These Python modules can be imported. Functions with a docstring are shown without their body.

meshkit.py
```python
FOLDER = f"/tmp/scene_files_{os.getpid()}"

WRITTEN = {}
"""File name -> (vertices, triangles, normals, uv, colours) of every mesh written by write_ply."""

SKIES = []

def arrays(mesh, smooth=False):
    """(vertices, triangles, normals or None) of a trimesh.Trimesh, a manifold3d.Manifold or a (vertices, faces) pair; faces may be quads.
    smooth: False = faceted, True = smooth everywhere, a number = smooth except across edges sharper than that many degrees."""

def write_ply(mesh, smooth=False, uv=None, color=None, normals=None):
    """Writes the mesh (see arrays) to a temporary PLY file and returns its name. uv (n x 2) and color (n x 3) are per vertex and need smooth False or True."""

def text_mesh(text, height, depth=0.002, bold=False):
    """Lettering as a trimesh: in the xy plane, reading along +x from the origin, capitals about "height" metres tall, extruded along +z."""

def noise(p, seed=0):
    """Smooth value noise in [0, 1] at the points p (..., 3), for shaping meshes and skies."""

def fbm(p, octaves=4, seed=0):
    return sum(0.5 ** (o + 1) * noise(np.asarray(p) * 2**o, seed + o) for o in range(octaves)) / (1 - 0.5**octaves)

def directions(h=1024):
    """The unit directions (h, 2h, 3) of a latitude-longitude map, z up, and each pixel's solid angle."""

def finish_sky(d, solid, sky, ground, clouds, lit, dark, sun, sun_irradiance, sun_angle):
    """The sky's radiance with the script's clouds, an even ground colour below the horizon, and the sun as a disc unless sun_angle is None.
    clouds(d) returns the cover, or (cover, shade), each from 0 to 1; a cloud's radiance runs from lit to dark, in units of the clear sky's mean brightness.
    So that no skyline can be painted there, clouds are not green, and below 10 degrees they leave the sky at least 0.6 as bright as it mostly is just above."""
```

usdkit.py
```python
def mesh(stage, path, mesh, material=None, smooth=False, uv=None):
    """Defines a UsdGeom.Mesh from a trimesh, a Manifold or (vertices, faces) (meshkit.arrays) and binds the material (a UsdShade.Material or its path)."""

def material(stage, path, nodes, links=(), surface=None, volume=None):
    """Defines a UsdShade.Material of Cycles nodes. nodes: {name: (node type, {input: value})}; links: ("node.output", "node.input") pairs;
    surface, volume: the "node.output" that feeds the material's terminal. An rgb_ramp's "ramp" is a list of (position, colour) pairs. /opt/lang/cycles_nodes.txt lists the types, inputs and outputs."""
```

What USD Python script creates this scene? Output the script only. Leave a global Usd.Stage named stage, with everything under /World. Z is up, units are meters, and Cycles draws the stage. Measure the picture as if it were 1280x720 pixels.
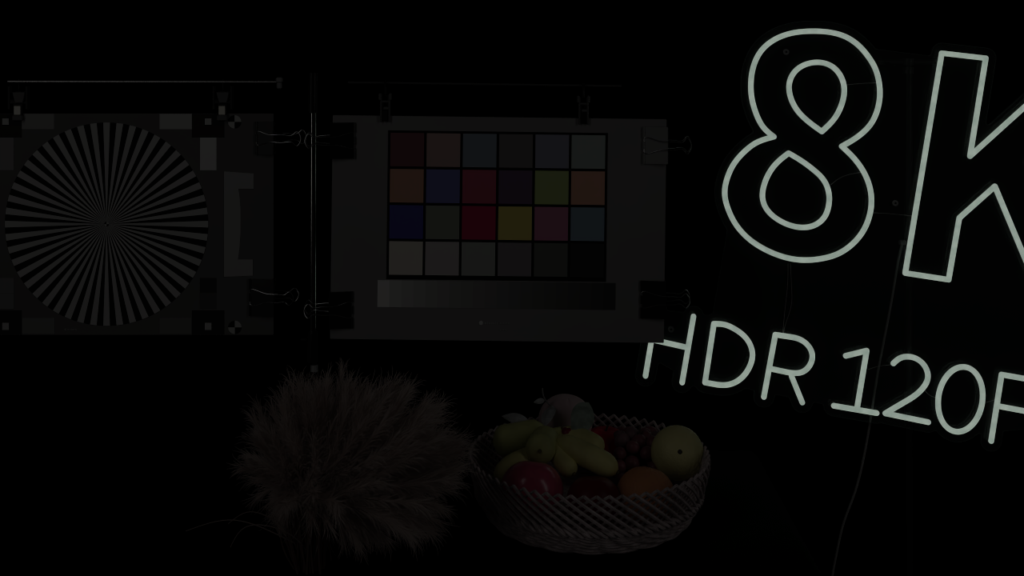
import math, numpy as np, trimesh, usdkit, manifold3d as m3, shapely
from shapely.geometry import Polygon, LineString, Point, box as sbox
from shapely.ops import unary_union
from pxr import Usd, UsdGeom, UsdLux, UsdShade, Gf, Sdf, Vt
import meshkit

stage = Usd.Stage.CreateInMemory()
UsdGeom.SetStageUpAxis(stage, UsdGeom.Tokens.z); UsdGeom.SetStageMetersPerUnit(stage, 1.0)
UsdGeom.Xform.Define(stage, '/World'); UsdGeom.Scope.Define(stage, '/World/Looks')
PI = math.pi
rng = np.random.default_rng(7)

# ------------------------------------------------------------ camera, lamps, exposure
F, HX, HY = 1600.0, 640.0, 10.0            # focal length in pixels of the 1280 frame; where the level line of sight meets the picture plane (shift lens)
CAMZ = 1.303
cam = UsdGeom.Camera.Define(stage, '/World/camera')
cam.CreateHorizontalApertureAttr(36.0); cam.CreateVerticalApertureAttr(20.25)
cam.CreateFocalLengthAttr(F / 1280 * 36)
cam.CreateVerticalApertureOffsetAttr(-(360 - HY) / 1280 * 36)
cam.CreateClippingRangeAttr(Gf.Vec2f(0.05, 50)); cam.CreateExposureAttr(0.0)
cam.AddTranslateOp().Set(Gf.Vec3d(0, 0, CAMZ)); cam.AddRotateXOp().Set(90.0)

LAMP = 0.262
def strip_lamp(name, x, y, k):
    """A tall soft strip lamp, 45 degrees to the side of the copy set-up, turned towards it."""
    l = UsdLux.RectLight.Define(stage, '/World/' + name)
    l.CreateWidthAttr(0.36); l.CreateHeightAttr(2.5); l.CreateIntensityAttr(LAMP * k); l.CreateColorAttr(Gf.Vec3f(1.0, 0.975, 0.955))
    pos, aim = np.array([x, y, 1.80]), np.array([0.05, 1.5, 1.0])
    d = aim - pos
    l.AddTranslateOp().Set(Gf.Vec3d(*pos)); l.AddRotateZOp().Set(math.degrees(math.atan2(d[1], d[0])) - 90); l.AddRotateXOp().Set(90 - math.degrees(math.atan2(-d[2], math.hypot(d[0], d[1]))))
strip_lamp('strip_lamp', -1.25, 0.0, 0.95); strip_lamp('strip_lamp_001', 1.76, 0.0, 1.1)

def P(px, py, Y):
    """The point at distance Y that stands at a place measured on the photograph."""
    return np.array([(px - HX) / F * Y, Y, CAMZ - (py - HY) / F * Y])
def S(px, Y): return px / F * Y

# ------------------------------------------------------------ materials
mats = {}
def mat(name, col, rough=0.6, metal=0.0, spec=0.5, noise=0.0, nscale=40, bump=0.0, bscale=300, coat=0.0, sheen=0.0, col2=None, sub=0.0):
    if name in mats: return mats[name]
    nodes = {'p': ('principled_bsdf', dict(base_color=col, roughness=rough, metallic=metal, specular_ior_level=spec, coat_weight=coat, sheen_weight=sheen, subsurface_weight=sub))}
    links = []
    if noise or col2 is not None:
        nodes['t'] = ('texture_coordinate', {})
        nodes['n'] = ('noise_texture', dict(scale=nscale, detail=4.0))
        a = np.array(col) * (1 - noise); b = np.array(col2) if col2 is not None else np.minimum(np.array(col) * (1 + noise), 1)
        nodes['r'] = ('rgb_ramp', dict(ramp=[(0.3, tuple(a)), (0.7, tuple(b))]))
        links += [('t.object', 'n.vector'), ('n.fac', 'r.fac'), ('r.color', 'p.base_color')]
    if bump:
        nodes['t2'] = ('texture_coordinate', {})
        nodes['n2'] = ('noise_texture', dict(scale=bscale, detail=3.0)); nodes['b'] = ('bump', dict(strength=bump, distance=0.002))
        links += [('t2.object', 'n2.vector'), ('n2.fac', 'b.height'), ('b.normal', 'p.normal')]
    mats[name] = usdkit.material(stage, '/World/Looks/' + name, nodes, links, surface='p.BSDF')
    return mats[name]
def lin(*c): return tuple(((v / 255 + 0.055) / 1.055) ** 2.4 if v > 10 else v / 255 / 12.92 for v in c)

BLACKCLOTH = mat('black_velvet', (0.004, 0.004, 0.004), 1.0, spec=0.05, bump=0.3, bscale=700)
FLOOR = mat('black_floor', (0.006, 0.006, 0.006), 0.9, spec=0.1, noise=0.3, nscale=8)
BLACKMETAL = mat('black_metal', (0.012, 0.012, 0.012), 0.45, spec=0.4)
MATTEBLACK = mat('matte_black_paint', (0.004, 0.004, 0.004), 0.95, spec=0.05)
SATINBLACK = mat('satin_black_metal', (0.02, 0.02, 0.02), 0.35, spec=0.6)
CLIPBLACK = mat('clip_black_enamel', (0.012, 0.012, 0.012), 0.35, spec=0.5)
CLIPGREY = mat('clip_grey_enamel', (0.30, 0.30, 0.30), 0.5)
CHROME = mat('chrome', (0.75, 0.74, 0.72), 0.16, metal=1.0)
STEEL = mat('steel_wire', (0.62, 0.62, 0.62), 0.3, metal=1.0)
GREYPLASTIC = mat('grey_plastic', (0.28, 0.28, 0.28), 0.5)
DIMPLASTIC = mat('dark_plastic', (0.12, 0.12, 0.12), 0.5)
BOARD = mat('grey_chart_board', (0.30, 0.295, 0.295), 0.85, spec=0.15, noise=0.05, nscale=6)
DARKBOARD = mat('star_chart_board', (0.172, 0.168, 0.168), 0.85, spec=0.15, noise=0.05, nscale=6)
TONES = {}
def tone(v):                                # a printed grey whose reflectance is v
    v = round(v, 4)
    return mat('print_grey_%04d' % round(v * 10000), (v, v, v * 0.985), 0.8, spec=0.12)
WICKER = mat('willow_rod', (0.52, 0.44, 0.44), 0.6, spec=0.25, noise=0.35, nscale=120, bump=0.3, bscale=900)
WIRE = mat('thin_wire', (0.30, 0.29, 0.28), 0.5)
CORD = mat('cord_rubber', (0.46, 0.45, 0.44), 0.5)

def neon_material(name='neon_glow', k=1.0):
    nodes = {'t': ('texture_coordinate', {}), 'n': ('noise_texture', dict(scale=90.0, detail=3.0)),
             'r': ('rgb_ramp', dict(ramp=[(0.25, lin(127, 142, 132)), (0.75, lin(149, 161, 151))])),
             'e': ('emission', dict(strength=k))}
    return usdkit.material(stage, '/World/Looks/' + name, nodes, [('t.object', 'n.vector'), ('n.fac', 'r.fac'), ('r.color', 'e.color')], surface='e.emission')
NEON = neon_material(); HOUSING = neon_material('neon_housing', .10)
ACRYLIC = usdkit.material(stage, '/World/Looks/clear_acrylic',
    {'tr': ('transparent_bsdf', dict(color=(0.96, 0.98, 0.97))), 'gl': ('glossy_bsdf', dict(color=(1, 1, 1), roughness=0.03)), 'fr': ('fresnel', dict(IOR=1.25)),
     'df': ('diffuse_bsdf', dict(color=(0.7, 0.8, 0.76))), 'm': ('mix_closure', {}), 'm2': ('mix_closure', dict(fac=0.022))},
    [('fr.fac', 'm.fac'), ('tr.BSDF', 'm.closure1'), ('gl.BSDF', 'm.closure2'), ('m.closure', 'm2.closure1'), ('df.BSDF', 'm2.closure2')], surface='m2.closure')
ACRYLEDGE = mat('cut_acrylic_edge', (0.08, 0.11, 0.10), 0.5)

# ------------------------------------------------------------ scene helpers
used = {}
def numbered(parent, name):
    k = used.get((parent, name), 0); used[(parent, name)] = k + 1
    return f'{parent}/{name}' if k == 0 else f'{parent}/{name}_{k:03d}'
BASE = {}
def tag(prim, label=None, cat=None, group=None, kind=None):
    for k, v in (('label', label), ('category', cat), ('group', group), ('kind', kind)):
        if v: prim.SetCustomDataByKey(k, v)
def thing(name, label, cat, base, group=None):
    p = numbered('/World', name)
    x = UsdGeom.Xform.Define(stage, p); x.AddTranslateOp().Set(Gf.Vec3d(*map(float, base)))
    tag(x.GetPrim(), label, cat, group); BASE[p] = np.array(base, float)
    return p
def part(parent, name, mesh, m, smooth=30, label=None, kind=None):
    """A mesh given in world coordinates, hung under a thing or a part of it."""
    p = numbered(parent, name)
    b = BASE['/'.join(p.split('/')[:3])]
    v, f = (mesh.vertices, mesh.faces) if hasattr(mesh, 'vertices') else mesh
    g = usdkit.mesh(stage, p, trimesh.Trimesh(np.asarray(v) - b, np.asarray(f), process=False), m, smooth=smooth)
    tag(g.GetPrim(), label, kind=kind)
    return p
def whole(name, mesh, m, label, cat, base, group=None, smooth=30, kind=None):
    p = numbered('/World', name)
    g = usdkit.mesh(stage, p, trimesh.Trimesh(mesh.vertices - np.array(base), mesh.faces, process=False), m, smooth=smooth)
    g.AddTranslateOp().Set(Gf.Vec3d(*map(float, base)))
    tag(g.GetPrim(), label, cat, group, kind)
    return p
cat_ = trimesh.util.concatenate

def bevel_box(lo, hi, r=0.002):
    lo, hi = np.array(lo, float), np.array(hi, float); r = min(r, (hi - lo).min() * 0.45)
    pts = []
    for sx in (0, 1):
        for sy in (0, 1):
            for sz in (0, 1):
                c = np.where([sx, sy, sz], hi - r, lo + r)
                for ax in range(3):
                    q = c.copy()
                    for o in range(3):
                        if o == ax: q[o] = (hi if (sx, sy, sz)[o] else lo)[o]
                    pts.append(q)
    return trimesh.convex.convex_hull(np.array(pts))
def tube(pts, r, n=10, cap=True, flat=None):
    pts = np.asarray(pts, float); k = len(pts); r = np.broadcast_to(np.asarray(r, float), (k,))
    t = np.gradient(pts, axis=0); t /= np.maximum(np.linalg.norm(t, axis=1, keepdims=True), 1e-12)
    u = np.cross(t[0], [0.13, 0.97, 0.21]); u /= np.linalg.norm(u)
    rings = []
    for i in range(k):
        u = u - t[i] * (u @ t[i]); u /= np.linalg.norm(u); w = np.cross(t[i], u)
        a = np.arange(n) / n * 2 * PI
        rings.append(pts[i] + r[i] * (np.cos(a)[:, None] * u + np.sin(a)[:, None] * w))
    v = np.vstack(rings + [pts[:1], pts[-1:]]); f = []
    for i in range(k - 1):
        for j in range(n):
            a, b, c, d = i * n + j, i * n + (j + 1) % n, (i + 1) * n + (j + 1) % n, (i + 1) * n + j
            f += [[a, b, c], [a, c, d]]
    if cap:
        for j in range(n):
            f += [[k * n, (j + 1) % n, j], [k * n + 1, (k - 1) * n + j, (k - 1) * n + (j + 1) % n]]
    return trimesh.Trimesh(v, f, process=False)
def spline(pts, n=40, closed=False):
    from scipy.interpolate import CubicSpline
    p = np.asarray(pts, float)
    if closed: p = np.vstack([p, p[:1]])
    d = np.r_[0, np.cumsum(np.maximum(np.linalg.norm(np.diff(p, axis=0), axis=1), 1e-9))]
    return CubicSpline(d, p, bc_type='periodic' if closed else 'natural')(np.linspace(0, d[-1], n))
def lathe(profile, center, n=32):
    pr = np.asarray(profile, float); k = len(pr); a = np.arange(n) / n * 2 * PI
    v = np.stack([pr[:, 0][:, None] * np.cos(a), pr[:, 0][:, None] * np.sin(a), np.repeat(pr[:, 1][:, None], n, 1)], -1).reshape(-1, 3)
    f = []
    for i in range(k - 1):
        for j in range(n):
            q = [i * n + j, i * n + (j + 1) % n, (i + 1) * n + (j + 1) % n, (i + 1) * n + j]
            f += [[q[0], q[1], q[2]], [q[0], q[2], q[3]]]
    m = trimesh.Trimesh(v + np.array(center), f, process=False); m.merge_vertices(); m.update_faces(m.nondegenerate_faces()); return m
def slab(poly, Y, thick, back=None):
    """A flat shape drawn in photograph units, standing upright at distance Y, 'thick' metres deep towards the camera; measured at its front face."""
    ms = []
    for g in getattr(poly, 'geoms', [poly]):
        if g.is_empty or g.area < 1e-6: continue
        m = trimesh.creation.extrude_polygon(g, 1.0, engine='earcut')
        v = np.array(m.vertices); Yf = Y - thick
        w = np.stack([(v[:, 0] - HX) / F * Yf, Y - v[:, 2] * thick, CAMZ - (v[:, 1] - HY) / F * Yf], -1)
        mm = trimesh.Trimesh(w, m.faces, process=False); mm.fix_normals(); ms.append(mm)
    return cat_(ms)

# ------------------------------------------------------------ the setting: black floor, black backdrop
def struct(name, mesh, m):
    g = usdkit.mesh(stage, '/World/' + name, mesh, m); tag(g.GetPrim(), kind='structure')
TZ = 0.75
struct('floor', bevel_box((-3, -2.5, -0.1), (3, 2.75, 0.0)), FLOOR)
struct('wall_back', bevel_box((-3, 2.75, 0.0), (3, 2.85, 2.8)), BLACKCLOTH)

# ------------------------------------------------------------ table under a black cloth
TX0, TX1, TY0, TY1 = -0.95, 0.30, 0.86, 1.60
t = thing('display_table', 'black table hidden under the black cloth that carries basket and dried grass', 'table', ((TX0 + TX1) / 2, (TY0 + TY1) / 2, 0))
part(t, 'tabletop', bevel_box((TX0 + .01, TY0 + .01, TZ - 0.04), (TX1 - .01, TY1 - .01, TZ - 0.004)), BLACKMETAL)
for x in (TX0 + .06, TX1 - .06):
    for y in (TY0 + .06, TY1 - .06):
        part(t, 'leg', tube([(x, y, 0), (x, y, TZ - .04)], .018, 14), BLACKMETAL)
def cloth():
    out = []
    for k, (g, z) in enumerate([(-0.004, TZ), (0.004, TZ - .002), (.009, TZ - .012), (.012, TZ - .05), (.018, TZ - .16), (.028, TZ - .3)]):
        ring = []
        for (a, b) in (((TX0, TY0), (TX1, TY0)), ((TX1, TY0), (TX1, TY1)), ((TX1, TY1), (TX0, TY1)), ((TX0, TY1), (TX0, TY0))):
            a, b = np.array(a), np.array(b); d = (b - a) / np.linalg.norm(b - a); nrm = np.array([d[1], -d[0]])
            for s in np.linspace(0, 1, 40, endpoint=False):
                wv = 0.4 * g * math.sin(s * 40 + a[0] * 3) if k > 2 else 0
                ring.append(np.r_[a + (b - a) * s + nrm * (g + wv), z])
        out.append(ring)
    n = len(out[0]); v = np.vstack(out); f = []
    for i in range(len(out) - 1):
        for j in range(n): f += [[i*n+j, (i+1)*n+j, (i+1)*n+(j+1) % n], [i*n+j, (i+1)*n+(j+1) % n, i*n+(j+1) % n]]
    c = len(v); v = np.vstack([v, [[(TX0+TX1)/2, (TY0+TY1)/2, TZ]]])
    for j in range(n): f.append([c, j, (j + 1) % n])
    return trimesh.Trimesh(v, f, process=False)
whole('tablecloth', cloth(), BLACKCLOTH, 'black velvet cloth draped over the display table', 'tablecloth', ((TX0+TX1)/2, (TY0+TY1)/2, TZ))

# ------------------------------------------------------------ stands
CY = 1.70                                    # the charts' front faces
def tripod(t, x, y, m, r=.011):
    for a in (90, 210, 330):
        e = np.array([x + .26 * math.cos(math.radians(a)), y + .26 * math.sin(math.radians(a)), .012])
        part(t, 'tripod_leg', tube([(x, y, .42), e], [r * .8, r * .8], 8), m)
def crossbar_stand(x0, y0, x1, y1, Y, barmat, label, cap=False, bar_r=.0015, pole_px=None):
    a, b = P(x0, y0, Y), P(x1, y1, Y); m = (a + b) / 2
    if pole_px is not None: m = a + (b - a) * (pole_px - x0) / (x1 - x0)
    t = thing('crossbar_stand', label, 'stand', (m[0], Y, 0))
    part(t, 'crossbar', tube([a, b], bar_r, 12), barmat)
    part(t, 'pole', tube([(m[0], Y + .012, .05), (m[0], Y + .012, m[2] + .002)], .008, 14), MATTEBLACK)
    part(t, 'clamp_head', bevel_box((m[0] - .012, Y + bar_r * .7, m[2] - .014), (m[0] + .012, Y + .022, m[2] + .004), .003), MATTEBLACK)
    if cap:
        c = P(x1, y1, Y)
        part(t, 'end_clamp', cat_([bevel_box((c[0] - .004, Y - .005, c[2] - .001), (c[0] + .0045, Y + .005, c[2] + .006), .0015), bevel_box((c[0] - .003, Y - .004, c[2] - .0095), (c[0] + .0035, Y + .004, c[2] - .0005), .0015)]), GREYPLASTIC)
    tripod(t, m[0], Y + .012, BLACKMETAL)
    return t
crossbar_stand(10, 101.8, 349, 102.3, CY + .022, mat('satin_aluminium', (.8, .79, .78), .42, metal=1.0), 'black stand whose bright thin crossbar carries the star resolution chart', cap=True, pole_px=136)
crossbar_stand(435, 103, 777, 107.5, CY + .022, mat('dull_rod', (0.10, 0.10, 0.10), 0.4), 'black stand whose dull thin crossbar carries the colour chart', bar_r=.0013, pole_px=606)

def slim_pole():
    Y = 1.76; x = P(391, 0, Y)[0]
    t = thing('pole_stand', 'slim chrome pole stand standing between the star chart and the colour chart', 'stand', (x, Y, 0))
    z = lambda py: P(391, py, Y)[2]
    part(t, 'upper_tube', tube([(x, Y, z(141)), (x, Y, z(91))], .0078, 18), mat('worn_black_metal', (.012, .012, .012), .3, spec=.35))
    part(t, 'chrome_tube', tube([(x, Y, z(413)), (x, Y, z(140))], .0058, 20), CHROME, label='shiny chrome middle tube')
    part(t, 'collar', tube([(x, Y, z(454)), (x, Y, z(452)), (x, Y, z(417)), (x, Y, z(413))], [.007, .009, .009, .007], 18), BLACKMETAL)
    part(t, 'clamp_knob', tube([(x - .008, Y - .004, z(423)), (x - .016, Y - .006, z(423))], [.0035, .005], 12), SATINBLACK)
    part(t, 'lower_tube', tube([(x + .002, Y, .06), (x + .002, Y, z(452))], .0052, 18), CHROME)
    part(t, 'joint_ring', tube([(x + .002, Y, z(464)), (x + .002, Y, z(455.5))], .0053, 18), mat('joint_aluminium', (.6, .6, .6), .6, metal=.5), label='pale aluminium joint ring')
    tripod(t, x, Y, BLACKMETAL)
slim_pole()

# ------------------------------------------------------------ colour chart
class Frame:                                 # a flat board: u to the right, v down, measured in photograph units at its distance, turned by slope s
    def __init__(self, px, py, s, Y): self.px, self.py, self.s, self.Y = px, py, s, Y
    def pt(self, u, v): return (self.px + u - self.s * v, self.py + v + self.s * u)
    def poly(self, pts): return Polygon([self.pt(*p) for p in pts])
    def rect(self, u0, v0, u1, v1): return self.poly([(u0, v0), (u1, v0), (u1, v1), (u0, v1)])
INK = .0005
cf = Frame(416, 144, .0125, CY)
base = P(624, 427, CY)
t = thing('colour_chart', 'grey colour test chart with 24 colour patches and a step wedge', 'test chart', base)
board = slab(cf.rect(0, 0, 417.3, 279.5).buffer(-1.2).buffer(1.2), CY + .004, .004)
part(t, 'board', board, BOARD)
M24 = [(115,82,68),(194,150,130),(98,122,157),(87,108,67),(133,128,177),(103,189,170),
       (214,126,44),(80,91,166),(193,90,99),(94,60,108),(157,188,64),(224,163,46),
       (56,61,150),(70,148,73),(175,54,60),(231,199,31),(187,86,149),(8,133,161),
       (243,243,242),(200,200,200),(160,160,160),(122,122,121),(85,85,85),(52,52,52)]
# what the photograph shows, patch by patch, as reflectances under its light
EST = [(14,6,7),(23,18,17),(16,18,20),(13,12,12),(18,18,21),(21,23,22),
       (27,18,14),(12,12,23),(25,7,11),(11,7,12),(23,26,14),(30,20,16),
       (6,6,20),(17,18,16),(25,3,8),(31,28,12),(26,13,19),(15,19,22),
       (31,30,28),(26,25,25),(21,22,21),(16,15,16),(10,11,10),(3,3,3)]
frame = cf.rect(69.5, 18, 344, 204)
part(t, 'patch_frame', slab(frame, CY, INK), tone(.012), label='black frame around the colour patches')
ILL = 0.0152                                 # radiance of a white card at the charts
GAIN = 1.0
for j in range(4):
    for i in range(6):
        u, v = 72.5 + 45.3 * i, 21 + 45.2 * j
        c = [min(.9, max(.004, x / ILL * GAIN)) for x in lin(*EST[j * 6 + i])]
        m = mat('print_patch_%02d' % (j * 6 + i), tuple(c), 0.8, spec=0.12)
        part(t, 'colour_patch', slab(cf.rect(u, v, u + 42, v + 41.8), CY - INK, INK), m)
for k in range(20):
    u = 58.6 + 297.5 / 20 * k
    val = 31 - (31 - 4) * (k / 19) ** 0.62
    part(t, 'grey_step', slab(cf.rect(u, 205.4, u + 297.5 / 20, 239), CY, INK), tone(max(.008, lin(val, val, val)[0] / ILL)))
emb = Polygon(cf.pt(188.5 + 2.6 * math.cos(a), 257.3 + 2.8 * math.sin(a)) for a in np.arange(8) * PI / 4)
part(t, 'emblem', slab(emb, CY, INK), tone(.75))
lx = 193.0
prints = []
for w, h in ((2.2, 2.6), (1.6, 3.4), (1.9, 2.4), (1.9, 2.4), (1.9, 2.4), (.9, 3.8), (1.6, 2.4)):
    prints.append(cf.rect(lx, 259 - h, lx + w, 259)); lx += w + .75
part(t, 'small_print', slab(unary_union(prints), CY, INK), tone(.42))
part(t, 'small_print', slab(unary_union([cf.rect(212 + 3.3 * k, 256.5, 214.4 + 3.3 * k, 258.4) for k in range(4)] + [cf.rect(212 + 3.3 * k, 265, 214.4 + 3.3 * k, 267) for k in range(3)]), CY, INK), tone(.36))

# ------------------------------------------------------------ star chart
base = P(133.5, 418, CY)
t = thing('star_chart', 'dark grey resolution chart with a black and white spoked star', 'test chart', base)
sf = Frame(0, 0, 0, CY)
part(t, 'board', slab(sbox(-75, 142, 341.5, 418.6), CY + .004, .004), DARKBOARD)
SC, SR = (133.2, 280.2), 127.0
disc = Point(*SC).buffer(SR, 96)
part(t, 'star_disc', slab(disc, CY, INK), tone(.010), label='black disc under the white spokes')
W24 = lin(23, 23, 23)[0] / ILL
for k in range(48):
    a, h = k * 2 * PI / 48, PI / 96
    pts = [(SC[0] + SR * math.cos(a + h * q), SC[1] + SR * math.sin(a + h * q)) for q in (-1, -.33, .33, 1)]
    part(t, 'star_spoke', slab(Polygon([(SC[0] + 3 * math.cos(a - h), SC[1] + 3 * math.sin(a - h))] + pts + [(SC[0] + 3 * math.cos(a + h), SC[1] + 3 * math.sin(a + h))]), CY - INK, INK), tone(W24))
def quad_mark(cx, cy, r, white, black, Y0):
    for q in range(4):
        a0 = q * PI / 2
        p = Polygon([(cx, cy)] + [(cx + r * math.cos(a0 + s * PI / 16), cy + r * math.sin(a0 + s * PI / 16)) for s in range(9)])
        part(t, 'registration_quarter', slab(p, Y0, INK), tone(white if q % 2 else black))
quad_mark(SC[0], SC[1], 2.8, W24, .01, CY - 2 * INK)
def both(fn, *a, mirror=True):               # the chart is symmetrical about its star
    fn(lambda x: x, *a)
    if mirror: fn(lambda x: 267 - x, *a)
def patch(fx, pts, v, name='grey_patch'):
    part(t, name, slab(Polygon([(fx(x), y) for x, y in pts]), CY, INK), tone(lin(v, v, v)[0] / ILL))
def R(x0, y0, x1, y1): return [(x0, y0), (x1, y0), (x1, y1), (x0, y1)]
I = lambda x: x; Mx = lambda x: 267 - x
for fx, tones_ in ((I, (23, 27, 10, 3, 6)), (Mx, (17, 16, 10, 13, 13))):
    patch(fx, R(199.5, 142.3, 239.8, 161.5), tones_[0])
    patch(fx, R(250, 172, 270.5, 212.8), tones_[1])
    patch(fx, R(250, 347.5, 270.5, 366), tones_[3]); patch(fx, R(250, 366.2, 270.5, 386), tones_[4])
    for y0, ys in ((142.3, (148, 156)), (388, (403.6, 412.4))):
        patch(fx, R(240, y0, 280.3, y0 + 29.4 if y0 < 200 else 418.3), 2, 'corner_mark')
        q = Polygon([(fx(x), y) for x, y in R(256, ys[0], 264.2, ys[1])])
        part(t, 'corner_square', slab(q, CY - INK, INK), tone(W24))
    patch(fx, [(280, 214.3), (317, 217), (317, 236), (298, 236), (299.6, 248), (300.6, 262), (300.6, 290), (299.5, 308), (297.5, 324.5), (316, 324.5), (316, 344.5), (280, 346)], 19, 'slanted_edge')
    quad_mark(fx(293.2), 152.3, 8.3, W24, .01, CY); quad_mark(fx(293.5), 409.2, 8.3, W24, .01, CY)
patch(I, R(27.5, 397.5, 68, 417.5), 13); patch(I, R(199.5, 397.5, 239.5, 417.5), 11.6)
part(t, 'small_print', slab(unary_union([sbox(80.5, 410.6, 83, 413.2)] + [sbox(84.3 + 2.4 * k, 411, 86 + 2.4 * k, 413) for k in range(5)]), CY, INK), tone(.30))

# ------------------------------------------------------------ binder clips on the charts' side edges
def binder_clip(edge, cy, sgn, wid, half, handle, label, body=CLIPBLACK, loop=8.3, tilt=0.0, rear=3.0):
    """edge: photograph x of the chart's edge; cy: height; sgn +1 = handles point right. wid: face width; half: half height; handle: length of wire beyond the edge."""
    c = P(edge, cy, CY); k = CY / F; Yc = CY + .002
    def W(u, y, v): return np.array([c[0] + sgn * u * k, y, c[2] - v * k])
    t = thing('binder_clip', label, 'binder clip', c, 'binder clips on the chart edges' if False else None)
    for front in (1, -1):                    # two spring faces, a bent sheet each
        y0, y1 = Yc - front * .0031, Yc - front * .0085
        th = .0006
        for_v = [W(-wid, y0, -half), W(-wid, y0, half), W(1.2, y1, half), W(1.2, y1, -half)]
        o = np.array([0, -front * th, 0])
        v = np.array(for_v + [p + o for p in for_v])
        m = trimesh.convex.convex_hull(v)
        part(t, 'spring_face', m, body)
        for va, vb in ((-half, -half * .42), (-half * .22, half * .22), (half * .42, half)):
            part(t, 'rolled_lip', tube([W(-wid - .6, y0 - front * .0008, va), W(-wid - .6, y0 - front * .0008, vb)], .0017, 10), body)
        # wire handle
        hx = handle + (rear if front < 0 else 0); tl = tilt * front
        ya, yb = y0 - front * .0014, y1 - front * .0022
        q = half * .36
        pts = [(-wid - .5, -q * .6), (-wid - .5, -q), (-wid * .45, -q * .82), (2, -q * .62), (handle * .45, -4.6), (hx - 11.5, -4.2), (hx - 8.5, -6.2), (hx - 5, -loop), (hx - 1.6, -loop * .62), (hx, 0),
               (hx - 1.6, loop * .62), (hx - 5, loop), (hx - 8.5, 6.2), (hx - 11.5, 4.2), (handle * .45, 4.6), (2, q * .62), (-wid * .45, q * .82), (-wid - .5, q), (-wid - .5, q * .6)]
        p3 = []
        for u, vv in pts:
            s = (u + wid) / (wid + 1)
            p3.append(W(u, ya + (yb - ya) * min(s, 1) - front * .0012 * max(0, s - 1), vv + tl * max(0, u + wid)))
        part(t, 'wire_handle', tube(spline(p3, 60), .00062, 8), STEEL)
    part(t, 'spine', bevel_box(np.minimum(W(1.0, Yc - .0089, -half), W(2.2, Yc + .0089, half)), np.maximum(W(1.0, Yc - .0089, -half), W(2.2, Yc + .0089, half)), .0005), body)
binder_clip(341.5, 172.5, 1, 20, 20.5, 36, 'black binder clip at the top of the star chart\'s right edge', loop=9)
binder_clip(341.5, 371.3, 1, 28, 23, 26.5, 'black binder clip low on the star chart\'s right edge', loop=8.5)
binder_clip(415.5, 175.5, -1, 27, 22.5, 33, 'black binder clip at the top of the colour chart\'s left edge', loop=9)
binder_clip(413.5, 387, -1, 26, 23, 32, 'black binder clip low on the colour chart\'s left edge', loop=9)
binder_clip(832.2, 181.5, 1, 27, 23, 30.5, 'grey-faced binder clip at the top of the colour chart\'s right edge', body=CLIPGREY, loop=10)
binder_clip(830, 374, 1, 27.5, 23.5, 31, 'black binder clip low on the colour chart\'s right edge beside the neon letter H', loop=9)

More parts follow.
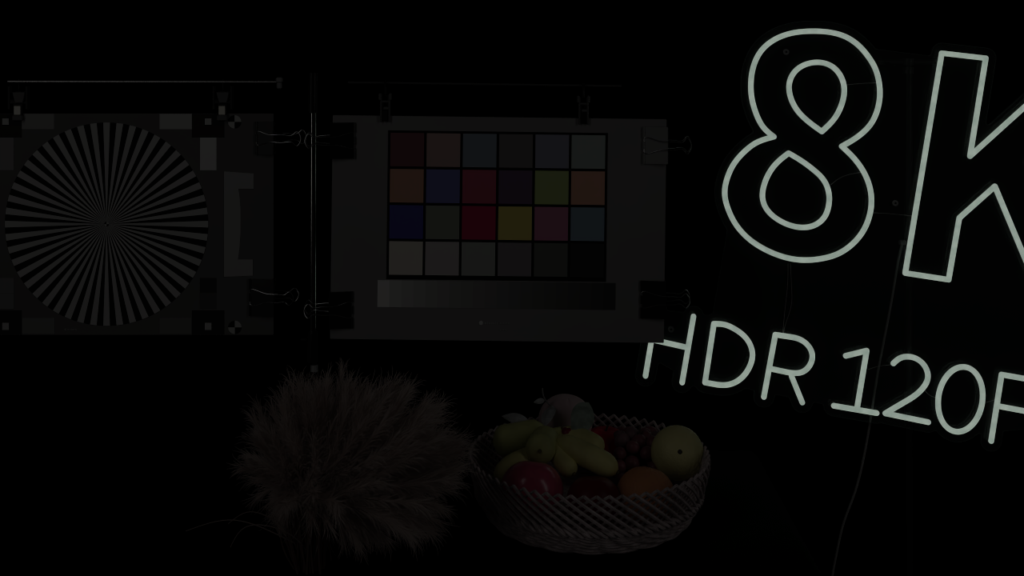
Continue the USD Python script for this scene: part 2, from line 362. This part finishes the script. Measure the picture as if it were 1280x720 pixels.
# ------------------------------------------------------------ clips by which the charts hang
def spring_clip(px, label, ypx=0):
    Y = CY + .002; k = CY / F
    c = P(px, 147, CY)
    t = thing('hanging_clip', label, 'clip', c)
    def B(x0, y0, x1, y1, d0, d1, r=.0012): a, b = P(px + x0, y1, CY), P(px + x1, y0, CY); return bevel_box((a[0], CY - d0, a[2]), (b[0], CY + d1, b[2]), r)
    body = Polygon([(px - 8, 115.5), (px + 7, 115.5), (px + 5.5, 124), (px + 4, 128), (px - 4.5, 128), (px - 6.5, 122)])
    part(t, 'hook_body', slab(body, CY + .010, .018), DIMPLASTIC)
    part(t, 'bar_hook', tube(spline([P(px, 121, CY + .012), P(px, 112, CY + .024), P(px, 105, CY + .0265), P(px, 101.2, CY + .0252), P(px, 100.2, CY + .0225)], 24), .0012, 8), BLACKMETAL)
    for s in (-1, 1):
        part(t, 'side_arm', B(s * 11 - 1.3, 107, s * 11 + 1.3, 137, .006, .004), mat('arm_black', (.035, .035, .035), .5))
    part(t, 'cross_plate', B(-11, 124, 11, 130, .004, .003), BLACKMETAL)
    part(t, 'sticker', B(-4, 132.2, 4, 143, .0065, -.005, .0003), mat('pale_sticker', (.95, .93, .82), .4), label='pale sticker on the clip')
    part(t, 'jaw_plate', B(-6, 129, 6, 145, .005, -.001), BLACKMETAL)
    part(t, 'jaw', B(-6.5, 143.5, 6.5, 150.5, .007, .008), DIMPLASTIC)
spring_clip(23.6, 'dark hanging clip with a pale sticker at the star chart\'s top left')
spring_clip(278.6, 'dark hanging clip with a pale sticker at the star chart\'s top right')
def prong_clip(px, y0, label):
    c = P(px, y0 + 30, CY); t = thing('hanging_clip', label, 'clip', c)
    DP = mat('prong_plastic', (.15, .15, .15), .5)
    def B(x0, ya, x1, yb, d0, d1, r=.001): a, b = P(px + x0, y0 + yb, CY), P(px + x1, y0 + ya, CY); return bevel_box((a[0], CY - d0, a[2]), (b[0], CY + d1, b[2]), r)
    for s in (-1, 1):
        part(t, 'prong', cat_([B(s * 5.2 - 1.1, 0, s * 5.2 + 1.1, 35, .005, .001), B(s * 6.4 - 1.6, -1, s * 6.4 + 1.6, 7.5, .007, .004)]), DP)
    part(t, 'cross_link', B(-5, 8, 5, 10.5, .004, .002), DP); part(t, 'cross_link', B(-2.4, 16, 5, 19.5, .004, .002), DP)
    part(t, 'jaw', B(-4.2, 20, 4.2, 34, .003, -.0005), BLACKMETAL)
    part(t, 'rear_jaw', B(-6, 2, 6, 38, -.006, .010), BLACKMETAL)
    part(t, 'bar_hook', tube(spline([P(px, y0 + 5, CY + .008), P(px, y0 - 8, CY + .011), P(px, y0 - 16, CY + .022), P(px, y0 - 11, CY + .030)], 24), .0018, 8), BLACKMETAL)
prong_clip(481.7, 117.5, 'dark two-pronged clip holding the colour chart\'s top edge, left of two')
prong_clip(729.3, 120.5, 'dark two-pronged clip holding the colour chart\'s top edge, right of two')

# ------------------------------------------------------------ neon sign
SY = 1.87
outer8 = [(967.5,171),(955,160),(945.5,142.5),(939.5,120),(939,100),(943,80),(952.5,62.5),(967.5,50),(987.5,42),(1012.5,39),(1035,40),(1055,45),(1072.5,56),(1085,70),(1094,85),(1099,102.5),(1100,120),(1097,137.5),(1088.8,155),(1075,169),(1064,176.5),(1052.5,183)]
lower8 = [(1052.5,183),(1065,195),(1077.5,211),(1086,229),(1089.5,247.5),(1087.7,267.5),(1080,287.5),(1066,305),(1047.5,317.5),(1025,323.8),(1002.5,325.2),(980,321.4),(957.5,312.5),(935,297.7),(919.5,280),(910,260.5),(906,242.5),(909.3,222.5),(917.5,205),(930,190.3),(945,178.8),(967.5,171)]
in_up = [(1027.5,164.5),(1010,151.5),(995,135.5),(988,120),(986.5,107.5),(990,95),(998.8,85),(1012.5,79),(1027.5,78.3),(1041,83.6),(1051,95),(1055.5,110),(1052.5,130),(1043.8,147.5),(1027.5,164.5)]
in_lo = [(986,191.5),(972.5,202.5),(961,217.5),(955,232.5),(953.2,246),(957.5,260),(967.5,271),(982.5,279.8),(1002.5,284.5),(1017.5,282),(1030,272.5),(1036,257.5),(1036,240),(1030,225.5),(1017.5,212.7),(1002.5,201.5),(986,191.5)]
K = [(1177.5,66.5),(1232.5,72.8),(1212.8,195.3),(1345,76),(1416,86),(1288,206),(1372,380),(1302,372),(1243.9,233),(1199.5,272.5),(1186,349.8),(1131.8,341.5),(1177.5,66.5)]
sp = lambda p, n=70: [tuple(q) for q in spline(p, n)]
ang = math.radians(8.5)
zero = [(1200.8 + 27.6 * math.cos(a) * math.cos(ang) - 40.8 * math.sin(a) * math.sin(ang) * 1.0, 499.4 + 27.6 * math.cos(a) * math.sin(ang) + 40.8 * math.sin(a) * math.cos(ang)) for a in np.linspace(0, 2 * PI, 61)]
letters = [
 ('outer outline of the digit 8', [sp(outer8, 90) + sp(lower8, 90)[1:]]),
 ('drop-shaped upper counter of the digit 8', [sp(in_up)]),
 ('drop-shaped lower counter of the digit 8', [sp(in_lo)]),
 ('outline of the letter K', [K]),
 ('letter H', [[(807,470),(821,387)], [(814,424.5),(856,434)], [(852.8,478.3),(867,395.8)]]),
 ('letter D', [[(881.4,478.3),(892.5,405)] + sp([(892.5,405),(905,405.8),(918.9,411.7),(931.4,421.4),(938.5,432.5),(940.8,445),(937,458.9),(928.6,471.2),(917.5,478.9),(905,481.7),(893,480.5),(881.4,478.3)], 40)[1:]]),
 ('letter R', [[(955,496.4),(969.4,418.6)] + sp([(969.4,418.6),(984.2,420.8),(999.4,424.2),(1010.6,432.5),(1015.6,443.6),(1012,457.5),(1003.6,465),(993.9,466.7),(981.4,465),(963,461)], 40)[1:], [(989.7,470.5),(1003,503.3)]]),
 ('digit 1', [[(1057.5,445),(1083.6,438.6),(1071.7,510)], [(1042.5,507.5),(1096,516.6)]]),
 ('digit 2', [sp([(1117,454.5),(1124.4,448.4),(1137,446.1),(1149.4,450.8),(1157.8,460.6),(1160,473),(1153.6,485.6),(1141,496.7),(1127.2,505),(1107,517)], 50) + [(1160.5,528)]]),
 ('digit 0', [zero]),
 ('letter F', [[(1239.3,551.5),(1252.3,468.5),(1292,475.5)], [(1247.5,507.8),(1286,515)]])]
sign_base = P(1100, 560, SY)
sg = thing('neon_sign', 'white neon sign reading 8K HDR 120F on a clear acrylic board', 'neon sign', sign_base)
# the board: contour-cut clear acrylic
fill8 = unary_union([Polygon(sp(outer8, 90)), Polygon(sp(lower8, 90))]).buffer(0)
band = unary_union([LineString(l) for n_, ls in letters[4:] for l in ls])
low = unary_union([band.buffer(13), Polygon([(838,389),(1040,414),(1300,470),(1300,535),(1240,540),(1043,508),(853,470),(812,446)])])
mid = Polygon([(909,288),(1128,300),(1420,380),(1420,480),(1300,480),(1000,425),(890,398)])
board = unary_union([fill8.buffer(13), Polygon(K).buffer(13), Polygon([(1085,60),(1180,72),(1140,330),(1080,290)]), low, mid]).buffer(3).buffer(-6).buffer(3)
board = max(getattr(board, 'geoms', [board]), key=lambda g: g.area); board = Polygon(board.exterior).simplify(.25)
part(sg, 'acrylic_board', slab(board.buffer(-.6), SY + .005, .005), ACRYLIC)
part(sg, 'board_edge', slab(board.difference(board.buffer(-.55)), SY + .005, .005), ACRYLEDGE)
TW = 3.35
for n_, ls in letters:
    g = unary_union([LineString(l) for l in ls])
    a, b = g.buffer(TW, 8).simplify(.05), g.buffer(TW - .9, 8).simplify(.05)
    p = part(sg, 'neon_tube', cat_([slab(a, SY - .003, .0018), slab(b, SY - .0048, .001)]), NEON, label='white neon tube: ' + n_)
    part(p, 'tube_housing', slab(a, SY, .003), HOUSING, label='dim rear channel of the tube')
for x, y in ((983, 65), (1119.5, 254), (839, 412), (1300, 440)):
    c = P(x, y, SY)
    ring = Point(x, y).buffer(3.6).difference(Point(x, y).buffer(1.5))
    p = part(sg, 'mounting_screw', slab(ring, SY, .003), mat('screw_steel', (.42, .42, .42), .4, metal=.4))
    part(p, 'screw_socket', slab(Point(x, y).buffer(1.5), SY, .0012), BLACKMETAL)
for pts in ([(1059, 106), (1075, 104.5), (1097, 103.5)], [(1038.5, 231), (1050, 222.5), (1062, 218), (1076, 215.5)], [(1092, 266), (1110, 267), (1140, 270)],
            [(985, 329), (984.5, 355), (982, 380), (978.5, 416)], [(988, 329), (989.5, 360), (989, 382), (982, 405), (979, 417)], [(1156, 488), (1162, 494), (1170, 497)], [(1085, 462), (1098, 458), (1114, 456)], [(1233, 503), (1246, 499)]):
    part(sg, 'lead_wire', tube(spline([P(x, y, SY - .0016) for x, y in pts], 24), .00048, 6), WIRE)
# its stand
Y = SY + .055
x = P(1135.5, 0, Y)[0]
t = thing('sign_stand', 'dark tripod stand with a short crossbar behind the neon sign', 'stand', (x, Y, 0))
DM = mat('dull_black_tube', (.018, .018, .018), .5)
part(t, 'pole', tube([(x, Y, .06), (x, Y, P(0, 80, Y)[2])], .0062, 16), DM)
part(t, 'crossbar', tube([P(1098, 77.5, Y), P(1176, 77.5, Y)], .0042, 12), DM)
part(t, 'collar', cat_([tube([P(1135.5, 92, Y), P(1135.5, 84, Y)], .0085, 16), tube([P(1135.5, 81, Y), P(1135.5, 73, Y)], .009, 16)]), mat('collar_black', (.06, .06, .06), .4))
for px in (1106, 1168):
    c = P(px, 78, Y); part(t, 'sign_hook', tube([(c[0], Y - .002, c[2]), (c[0], SY + .006, c[2] - .003)], .002, 8), BLACKMETAL)
tripod(t, x, Y, BLACKMETAL)
# power cord
YC = SY + .011
pts = [P(1128, 303, YC), P(1124.5, 318, YC), P(1118, 355, YC), P(1106, 420, YC), P(1096.5, 470, YC), P(1088, 525, YC), P(1079, 575, YC), P(1067, 620, YC), P(1055, 652, YC), P(1046, 690, YC), P(1040, 722, YC), P(1036, 800, YC - .02)]
last = pts[-1].copy(); pts += [np.array([last[0] - .02, last[1] - .05, .12]), np.array([last[0] - .05, last[1] - .08, .008]), np.array([last[0] + .1, last[1] + .1, .006]), np.array([last[0] + .45, last[1] + .25, .006])]
t = thing('power_cord', 'thin grey power cord hanging down from the neon sign', 'cord', (last[0], last[1], 0))
part(t, 'cable', tube(spline(pts, 160), .0018, 8), CORD)
part(t, 'cord_clip', bevel_box(P(1128, 303, YC) + [-.0055, -.0055, -.0035], P(1128, 303, YC) + [.0055, .004, .0035], .002), GREYPLASTIC)

# ------------------------------------------------------------ wicker basket
BX, BY = P(736, 0, 1.40)[0], 1.40
RIM, RB = .1300, .106                        # radii at the rim and the foot
ZF, ZB, ZR = TZ + .001, TZ + .026, TZ + .0680   # foot, border braid, rim
bk = thing('wicker_basket', 'round openwork wicker basket with a lattice rim, holding fruit', 'basket', (BX, BY, TZ))
def ringpts(r, z, n=96, wob=0, fr=0, ph=0, zw=0):
    a = np.linspace(0, 2 * PI, n + 1)[:-1]
    return np.stack([BX + (r + wob * np.sin(fr * a + ph)) * np.cos(a), BY + (r + wob * np.sin(fr * a + ph)) * np.sin(a), z + zw * np.cos(fr * a + ph)], -1)
def loop_tube(pts, r, n=6):
    m = tube(np.vstack([pts, pts[:1]]), r, n, cap=False); return m
part(bk, 'base_disc', lathe([(0, ZF + .004), (RB - .002, ZF + .004), (RB, ZF + .002), (RB - .002, ZF), (0, ZF)], (BX, BY, 0), 64), WICKER)
NR = 64
RBR = .1195
for k in range(NR):
    a0 = k * 2 * PI / NR
    for dirn, dr in ((1, .0026), (-1, -.0026)):
        pts = []
        for s in np.linspace(0, 1, 9):
            a = a0 + dirn * (s - 1.0) * .44 * -1
            r = RBR + (RIM - RBR) * s + dr * min(1, (1 - s) * 5)
            pts.append((BX + r * math.cos(a), BY + r * math.sin(a), ZB + (ZR - ZB) * s))
        part(bk, 'lattice_rod', tube(pts, .0019 if dirn > 0 else .0015, 6), WICKER)
for ph in (0, 2 * PI / 3, 4 * PI / 3):
    part(bk, 'border_strand', loop_tube(ringpts(RBR + .0015, ZB + .001, 320, .0028, 32, ph, .0030), .0019), WICKER)
rows = 6
for i in range(rows):
    s = (i + .5) / rows
    r = RB + (RBR - RB) * s ** .75 + .0005; z = ZF + .002 + (ZB - ZF - .003) * s
    for ph in (0, PI):
        part(bk, 'weave_strand', loop_tube(ringpts(r, z, 256, .0011, 10 + 3 * i, ph + i * 1.7, .0014), .0021), WICKER)
for k in range(48):
    a = k * 2 * PI / 48
    pts = [(BX + (RB + (RBR - RB) * s ** .75) * math.cos(a), BY + (RB + (RBR - RB) * s ** .75) * math.sin(a), ZF + .001 + (ZB - ZF) * s) for s in np.linspace(0, 1, 5)]
    part(bk, 'stake', tube(pts, .0013, 6), WICKER)

# ------------------------------------------------------------ fruit
def uvsphere(n=40, m=28):
    th = np.linspace(0, PI, m); return [(math.sin(a), -math.cos(a)) for a in th]
def round_fruit(c, r, squash=1.0, dimple=0.0, bottom=0.0, lobes=0, lob=0.0, axis=(0, 0, 1), n=44, m=36, crease=None, point=0.0):
    th = np.linspace(0, PI, m); ph = np.arange(n) / n * 2 * PI
    T, Q = np.meshgrid(th, ph, indexing='ij')
    rad = 1 - dimple * np.exp(-(T / .32) ** 2) - bottom * np.exp(-((PI - T) / .25) ** 2) + lob * np.cos(lobes * Q) * np.sin(T) + point * np.exp(-((PI - T) / .3) ** 2) + point * .6 * np.exp(-(T / .3) ** 2)
    if crease is not None:
        d = np.abs((Q - crease + PI) % (2 * PI) - PI); rad = rad - .07 * np.exp(-(d / .13) ** 2) * np.sin(T) ** .5
    v = np.stack([rad * np.sin(T) * np.cos(Q), rad * np.sin(T) * np.sin(Q), rad * np.cos(T) * squash], -1).reshape(-1, 3)
    f = []
    for i in range(m - 1):
        for j in range(n):
            q = [i*n+j, (i+1)*n+j, (i+1)*n+(j+1) % n, i*n+(j+1) % n]; f += [[q[0], q[1], q[2]], [q[0], q[2], q[3]]]
    mesh = trimesh.Trimesh(v * r, f, process=False)
    z = np.array(axis, float); z /= np.linalg.norm(z)
    mesh.apply_transform(trimesh.geometry.align_vectors([0, 0, 1], z)); mesh.apply_translation(c)
    mesh.merge_vertices(); mesh.update_faces(mesh.nondegenerate_faces()); mesh.fix_normals()
    return mesh
def leaf(base, tip, width, normal, curl=.15, n=12, m=6, th=.0004):
    base, tip, normal = map(lambda q: np.array(q, float), (base, tip, normal)); L = np.linalg.norm(tip - base); d = (tip - base) / L
    s = np.cross(d, normal); s /= np.linalg.norm(s); nn = np.cross(s, d)
    v, f = [], []
    for side in (0, 1):
        for i in range(n + 1):
            t_ = i / n; w = width / 2 * (math.sin(PI * t_ ** .8) ** .8 if 0 < t_ < 1 else .02)
            for j in range(m + 1):
                q = 2 * j / m - 1
                v.append(base + d * L * t_ + s * q * w + nn * (curl * L * math.sin(PI * t_) - abs(q) * w * .25 + .04 * L * math.sin(t_ * 9 + q * 2) * t_ * .3 - side * th))
    N = (n + 1) * (m + 1)
    for side in (0, 1):
        for i in range(n):
            for j in range(m):
                a = side * N + i * (m + 1) + j; q = [a, a + 1, a + m + 2, a + m + 1]
                if side: q = q[::-1]
                f += [[q[0], q[1], q[2]], [q[0], q[2], q[3]]]
    e = [i * (m + 1) for i in range(n + 1)] + [n * (m + 1) + j for j in range(1, m + 1)] + [i * (m + 1) + m for i in range(n - 1, -1, -1)] + [j for j in range(m - 1, 0, -1)]
    for a, b in zip(e, e[1:] + e[:1]): f += [[a, b, b + N], [a, b + N, a + N]]
    mesh = trimesh.Trimesh(v, f, process=False); mesh.fix_normals(); return mesh
def fruit(name, label, cat, c, r): return thing(name, label, cat, (c[0], c[1], c[2] - r))
LEAF = mat('fabric_leaf', (.27, .33, .28), .7, noise=.3, nscale=120)
GREYLEAF = mat('faded_leaf', (.40, .41, .41), .8, noise=.3, nscale=120)
STEM = mat('brown_stem', (.06, .045, .03), .7)

c, r = P(665, 611.5, 1.341), S(39.5, 1.341)
t = fruit('pomegranate', 'large glossy crimson fruit at the front left of the basket', 'fruit', c, r)
part(t, 'body', round_fruit(c, r, .9, .12, .1, 5, .006, (.1, .35, .9)), mat('crimson_skin', (.60, .11, .19), .22, noise=.2, nscale=50, spec=.6), smooth=True)
c, r = P(742, 626, 1.333), S(34, 1.333)
t = fruit('dark_apple', 'dark maroon apple at the front of the basket between crimson fruit and orange', 'apple', c, r)
part(t, 'body', round_fruit(c, r, .92, .2, .1, 5, .01, (0, .2, 1)), mat('maroon_skin', (.16, .010, .018), .4, noise=.3, nscale=40, spec=.3), smooth=True)
c, r = P(807, 620, 1.345), S(37, 1.345)
t = fruit('orange', 'dull orange fruit at the front right of the basket', 'orange', c, r)
part(t, 'body', round_fruit(c, r, .96, .04, .04, axis=(.2, .3, .9)), mat('orange_skin', (.62, .27, .13), .55, noise=.12, nscale=40, bump=.5, bscale=500, spec=.3), smooth=True)
part(t, 'stem_scar', round_fruit(c + r * .93 * np.array([.2, .3, .9]), .003, .4, axis=(.2, .3, .9), n=10, m=8), STEM)
c, r = P(846.5, 566, 1.417), S(33, 1.417)
t = fruit('yellow_fruit', 'round yellow fruit with a dark navel at the right of the basket', 'fruit', c, r)
ax = np.array([-.01, -.93, .36])
part(t, 'body', round_fruit(c, r, 1.0, .05, .05, axis=ax), mat('yellow_skin', (.74, .69, .33), .5, noise=.1, nscale=40, bump=.25, bscale=400, spec=.3), smooth=True)
part(t, 'navel', round_fruit(c + r * .945 * ax / np.linalg.norm(ax), .0026, .5, axis=ax, n=14, m=10), mat('navel_brown', (.05, .04, .025), .8), smooth=True)
c, r = P(757, 562, 1.468), S(31, 1.468)
t = fruit('red_apple', 'deep red apple at the back of the basket behind the bananas', 'apple', c, r)
part(t, 'body', round_fruit(c, r, .93, .2, .1, 5, .01, (.05, 0, 1)), mat('deep_red_skin', (.58, .022, .055), .5, noise=.3, nscale=40, spec=.3), smooth=True)
part(t, 'stem', tube([c + r * np.array([0, 0, .74]), c + r * np.array([.1, 0, 1.0])], .0012, 8), STEM)
# peach
c, r = P(707, 525, 1.474), S(34, 1.474)
t = fruit('peach', 'pale pink peach with a green leaf, topmost fruit in the basket', 'peach', c, r)
part(t, 'body', round_fruit(c, r, .92, .1, .0, axis=(.1, -.1, 1), crease=-PI / 2 + .1, point=.04), mat('peach_skin', (.64, .47, .50), .75, col2=(.70, .55, .54), noise=.1, nscale=25, sheen=.2, spec=.2), smooth=True)
part(t, 'leaf', leaf(P(736, 503, 1.436), P(717, 546, 1.402), S(31, 1.41), (.2, -1, .35), .10), LEAF)
part(t, 'leaf', leaf(P(690, 507, 1.445), P(680, 534, 1.415), S(18, 1.42), (-.5, -1, .3), .08), GREYLEAF)
part(t, 'twig', tube(spline([P(695, 512, 1.45), P(684, 503, 1.45), P(679, 494, 1.45), P(678, 485, 1.452)], 16), .0009, 7), mat('pale_twig', (.25, .24, .24), .7))
part(t, 'twig_leaf', leaf(P(681, 500, 1.45), P(667, 503, 1.447), S(7, 1.45), (0, -1, .3), .1), GREYLEAF)
whole('faded_leaf', leaf(P(661, 527, 1.425), P(627, 520, 1.43), S(13, 1.43), (0, -.8, .6), .12), GREYLEAF, 'small faded grey leaf lying on top of the bananas at left', 'leaf', P(645, 524, 1.43), smooth=True)
c, r = P(709, 541.5, 1.409), S(8, 1.409)
t = fruit('cherry', 'small red cherry between the peach and the bananas', 'cherry', c, r)
part(t, 'body', round_fruit(c, r, .95, .15, .0, n=24, m=18), mat('cherry_skin', (.25, .01, .04), .45), smooth=True)
# bananas
YEL, GRN = (.40, .38, .12), (.28, .30, .10)
BAN = [mat('banana_skin', (.68, .64, .27), .5, noise=.18, nscale=35, spec=.3), mat('green_banana_skin', (.56, .58, .24), .5, noise=.18, nscale=35, spec=.3)]
bb = thing('banana_bunch', 'bunch of greenish yellow bananas fanned across the fruit', 'bananas', P(690, 590, 1.38))
def banana(pts, rpx, m, tip=True):
    Yk = pts[-1][2]
    c = spline([P(*p) for p in pts], 26); s = np.linspace(0, 1, 26)
    rr = S(rpx, Yk) * np.clip(np.minimum(.42 + 2.2 * s, 1), 0, 1) * np.where(s > .8, np.sqrt(np.maximum(1 - ((s - .8) / .2) ** 2 * .93, .02)), 1)
    p = part(bb, 'banana', tube(c, rr, 14), m, smooth=50)
    if tip:
        d = c[-1] - c[-2]; d /= np.linalg.norm(d)
        part(p, 'tip', tube([c[-1] - d * .001, c[-1] + d * .0025], [.0026, .0016], 8), mat('banana_tip', (.16, .13, .05), .8))
banana([(688, 544, 1.42), (668, 545, 1.418), (645, 549, 1.415), (617, 553, 1.415)], 20, BAN[1])
banana([(688, 546, 1.415), (682, 551, 1.40), (677, 558, 1.385), (675, 564, 1.365)], 19, BAN[1])
banana([(690, 545, 1.415), (712, 549, 1.412), (733, 554, 1.405), (752, 566, 1.395)], 16, BAN[0])
banana([(692, 549, 1.405), (712, 560, 1.385), (742, 573, 1.368), (771, 590, 1.358)], 15.5, BAN[0])
banana([(689, 552, 1.40), (697, 566, 1.385), (707, 580, 1.372), (717, 592, 1.362)], 13, BAN[0])
banana([(688, 552, 1.405), (664, 572, 1.388), (641, 583, 1.378), (622, 603, 1.372)], 15, BAN[0])
part(bb, 'crown', tube([P(689, 552, 1.40), P(690, 545, 1.41), P(695, 540, 1.412), P(702, 537.5, 1.412)], [S(9, 1.4), S(9, 1.4), S(6, 1.4), S(4.5, 1.4)], 12), BAN[1])
part(bb, 'crown_cut', tube([P(700, 538.2, 1.412), P(704, 537, 1.412)], [S(4.7, 1.4), S(4, 1.4)], 10), mat('cut_brown', (.16, .10, .04), .8))
# grapes
gp = P(797, 560, 1.44)
gb = thing('grape_bunch', 'bunch of dusky red grapes beside the yellow fruit', 'grapes', P(797, 590, 1.44))
GR = [mat('grape_skin', (.24, .08, .10), .45, noise=.3, nscale=60), mat('dusty_grape_skin', (.25, .14, .16), .55, noise=.3, nscale=60)]
gr = np.random.default_rng(3); placed = []
for k in range(4000):
    px, py = gr.uniform(774, 819), gr.uniform(541, 594)
    q = P(px, py, 1.452 + gr.uniform(-.028, .026) - (py - 560) / 60 * .028)
    rr = S(gr.uniform(8, 9.6), 1.44)
    if all(np.linalg.norm(q - o) > (rr + r2) * .86 for o, r2 in placed): placed.append((q, rr))
    if len(placed) >= 40: break
for i, (q, rr) in enumerate(placed):
    part(gb, 'grape', round_fruit(q, rr, 1.12, n=18, m=14, axis=gr.normal(size=3)), GR[i % 3 == 0], smooth=True)
part(gb, 'stalk', tube(spline([P(800, 532, 1.45), P(798, 548, 1.44), P(794, 570, 1.43), P(795, 588, 1.42)], 14), .0014, 7), STEM)

# ------------------------------------------------------------ dried grass
GY = 1.262
gbase = np.array([P(386, 0, GY)[0], GY, TZ])
gs = thing('dried_grass_bunch', 'fluffy bunch of dried feathery grass standing left of the basket', 'dried grass', gbase)
STALK = mat('dried_stalk', (.12, .075, .06), .7)
PLUME = usdkit.material(stage, '/World/Looks/grass_plume', {'d': ('diffuse_bsdf', dict(color=(.74, .64, .60))), 'tl': ('translucent_bsdf', dict(color=(.6, .50, .47))), 'm': ('mix_closure', dict(fac=.4))},
    [('d.BSDF', 'm.closure1'), ('tl.BSDF', 'm.closure2')], surface='m.closure')
gg = np.random.default_rng(11)
def outline(th):                             # reach of the bunch, by direction, about its middle
    tab = [(-180, 128), (-165, 132), (-150, 122), (-135, 124), (-115, 112), (-97, 110), (-82, 94), (-74, 88), (-66, 104), (-58, 114), (-35, 134), (-15, 138), (5, 138), (25, 130), (48, 124), (62, 108), (75, 98), (100, 92), (125, 96), (140, 104), (160, 116), (180, 128)]
    return np.interp(th, [a for a, _ in tab], [b for _, b in tab])
mx, my = 437, 580
N = 290
for k in range(N):
    th = gg.uniform(-200, 52) if k % 5 else gg.uniform(52, 160)
    th = th + 360 if th < -180 else th
    q = math.sqrt(gg.uniform(.12, .97)) if k > 90 else gg.uniform(.85, 1.0)
    R_ = outline(th) * q * (gg.uniform(.86, 1.04) if abs(th) < 150 else gg.uniform(.70, 1.08))
    tipx, tipy = mx + R_ * math.cos(math.radians(th)), my + R_ * math.sin(math.radians(th))
    dY = gg.normal(0, .05) * math.sqrt(max(.05, 1 - q * q)) * 1.6 - .01
    tipY = np.clip(GY + .01 + dY, GY - .10, GY + .10)
    tip = P(tipx, tipy, tipY)
    b0 = gbase + np.array([gg.normal(0, .006), gg.normal(0, .006), .001])
    m1 = b0 + np.array([.012 * math.cos(math.radians(th)), .1 * dY, .055 + .02 * gg.random()])
    top = tip - b0
    m2 = b0 + top * .62 + np.array([0, 0, .030 * (1 - top[2] / .22) + .012])
    m2[2] = max(m2[2], TZ + .03)
    c = spline([b0, m1, m2, tip], 18)
    c[:, 2] = np.maximum(c[:, 2], TZ + .001)
    sp_ = part(gs, 'stalk', tube(c[:14], np.linspace(.0011, .0005, 14), 5), STALK)
    # feathery plume on the outer part
    H = 230
    s = gg.uniform(.34, 1.0, H) ** .9
    idx = s * 17; i0 = np.minimum(idx.astype(int), 16); fr = (idx - i0)[:, None]
    o = c[i0] * (1 - fr) + c[i0 + 1] * fr
    d = c[i0 + 1] - c[i0]; d /= np.maximum(np.linalg.norm(d, axis=1, keepdims=True), 1e-9)
    side = gg.normal(size=(H, 3)); side -= d * (side * d).sum(1, keepdims=True); side /= np.linalg.norm(side, axis=1, keepdims=True)
    L = gg.uniform(.016, .044, H)[:, None] * (1.1 - .35 * s[:, None])
    spread = gg.uniform(.07, .32, H)[:, None]
    p1 = o + (d + side * spread) * L * .4
    p2 = o + (d * .95 + side * spread * 1.2) * L * .75 + [0, 0, -.001]
    p3 = o + (d * .85 + side * spread * 1.45) * L + [0, 0, -.0025]
    pts = np.stack([o, p1, p2, p3], 1).reshape(-1, 3); pts[:, 2] = np.maximum(pts[:, 2], TZ + .0008)
    w = np.tile([.00040, .00036, .0003, .00014], H)
    pth = numbered(sp_, 'plume')
    cv = UsdGeom.BasisCurves.Define(stage, pth)
    cv.CreateTypeAttr('linear'); cv.CreatePointsAttr(Vt.Vec3fArray.FromNumpy((pts - gbase).astype(np.float32)))
    cv.CreateCurveVertexCountsAttr(Vt.IntArray([4] * H)); cv.CreateWidthsAttr(Vt.FloatArray.FromNumpy(w.astype(np.float32))); cv.SetWidthsInterpolation('vertex')
    UsdShade.MaterialBindingAPI.Apply(cv.GetPrim()).Bind(PLUME)
# a few long stray awns low on the left
for pp in ([(390, 690, GY), (340, 665, GY - .02), (290, 650, GY - .02), (232, 664, GY - .03)], [(388, 690, GY), (345, 652, GY - .01), (310, 640, GY - .01), (285, 655, GY - .01)], [(388, 694, GY), (345, 660, GY - .03), (305, 660, GY - .03), (288, 684, GY - .03)]):
    c = spline([P(*q) for q in pp], 24)
    part(gs, 'stray_awn', tube(c, np.linspace(.0007, .0003, 24), 5), mat('pale_awn', (.3, .24, .22), .7))
# fine awns standing out of the top
for k in range(26):
    th = math.radians(gg.choice([-118, -108, -98, -92, -62, -52, -42, -25, -150, -165]) + gg.uniform(-4, 4)); R_ = outline(math.degrees(th)) + gg.uniform(4, 20)
    tip = P(mx + R_ * math.cos(th), my + R_ * math.sin(th), GY + gg.uniform(-.03, .03)); b0 = gbase + [gg.normal(0, .004), gg.normal(0, .004), .002]
    c = spline([b0, b0 + (tip - b0) * [.35, .4, .5], tip], 16)
    part(gs, 'stray_awn', tube(c, np.linspace(.0006, .00022, 16), 5), mat('pale_awn', (.3, .24, .22), .7))
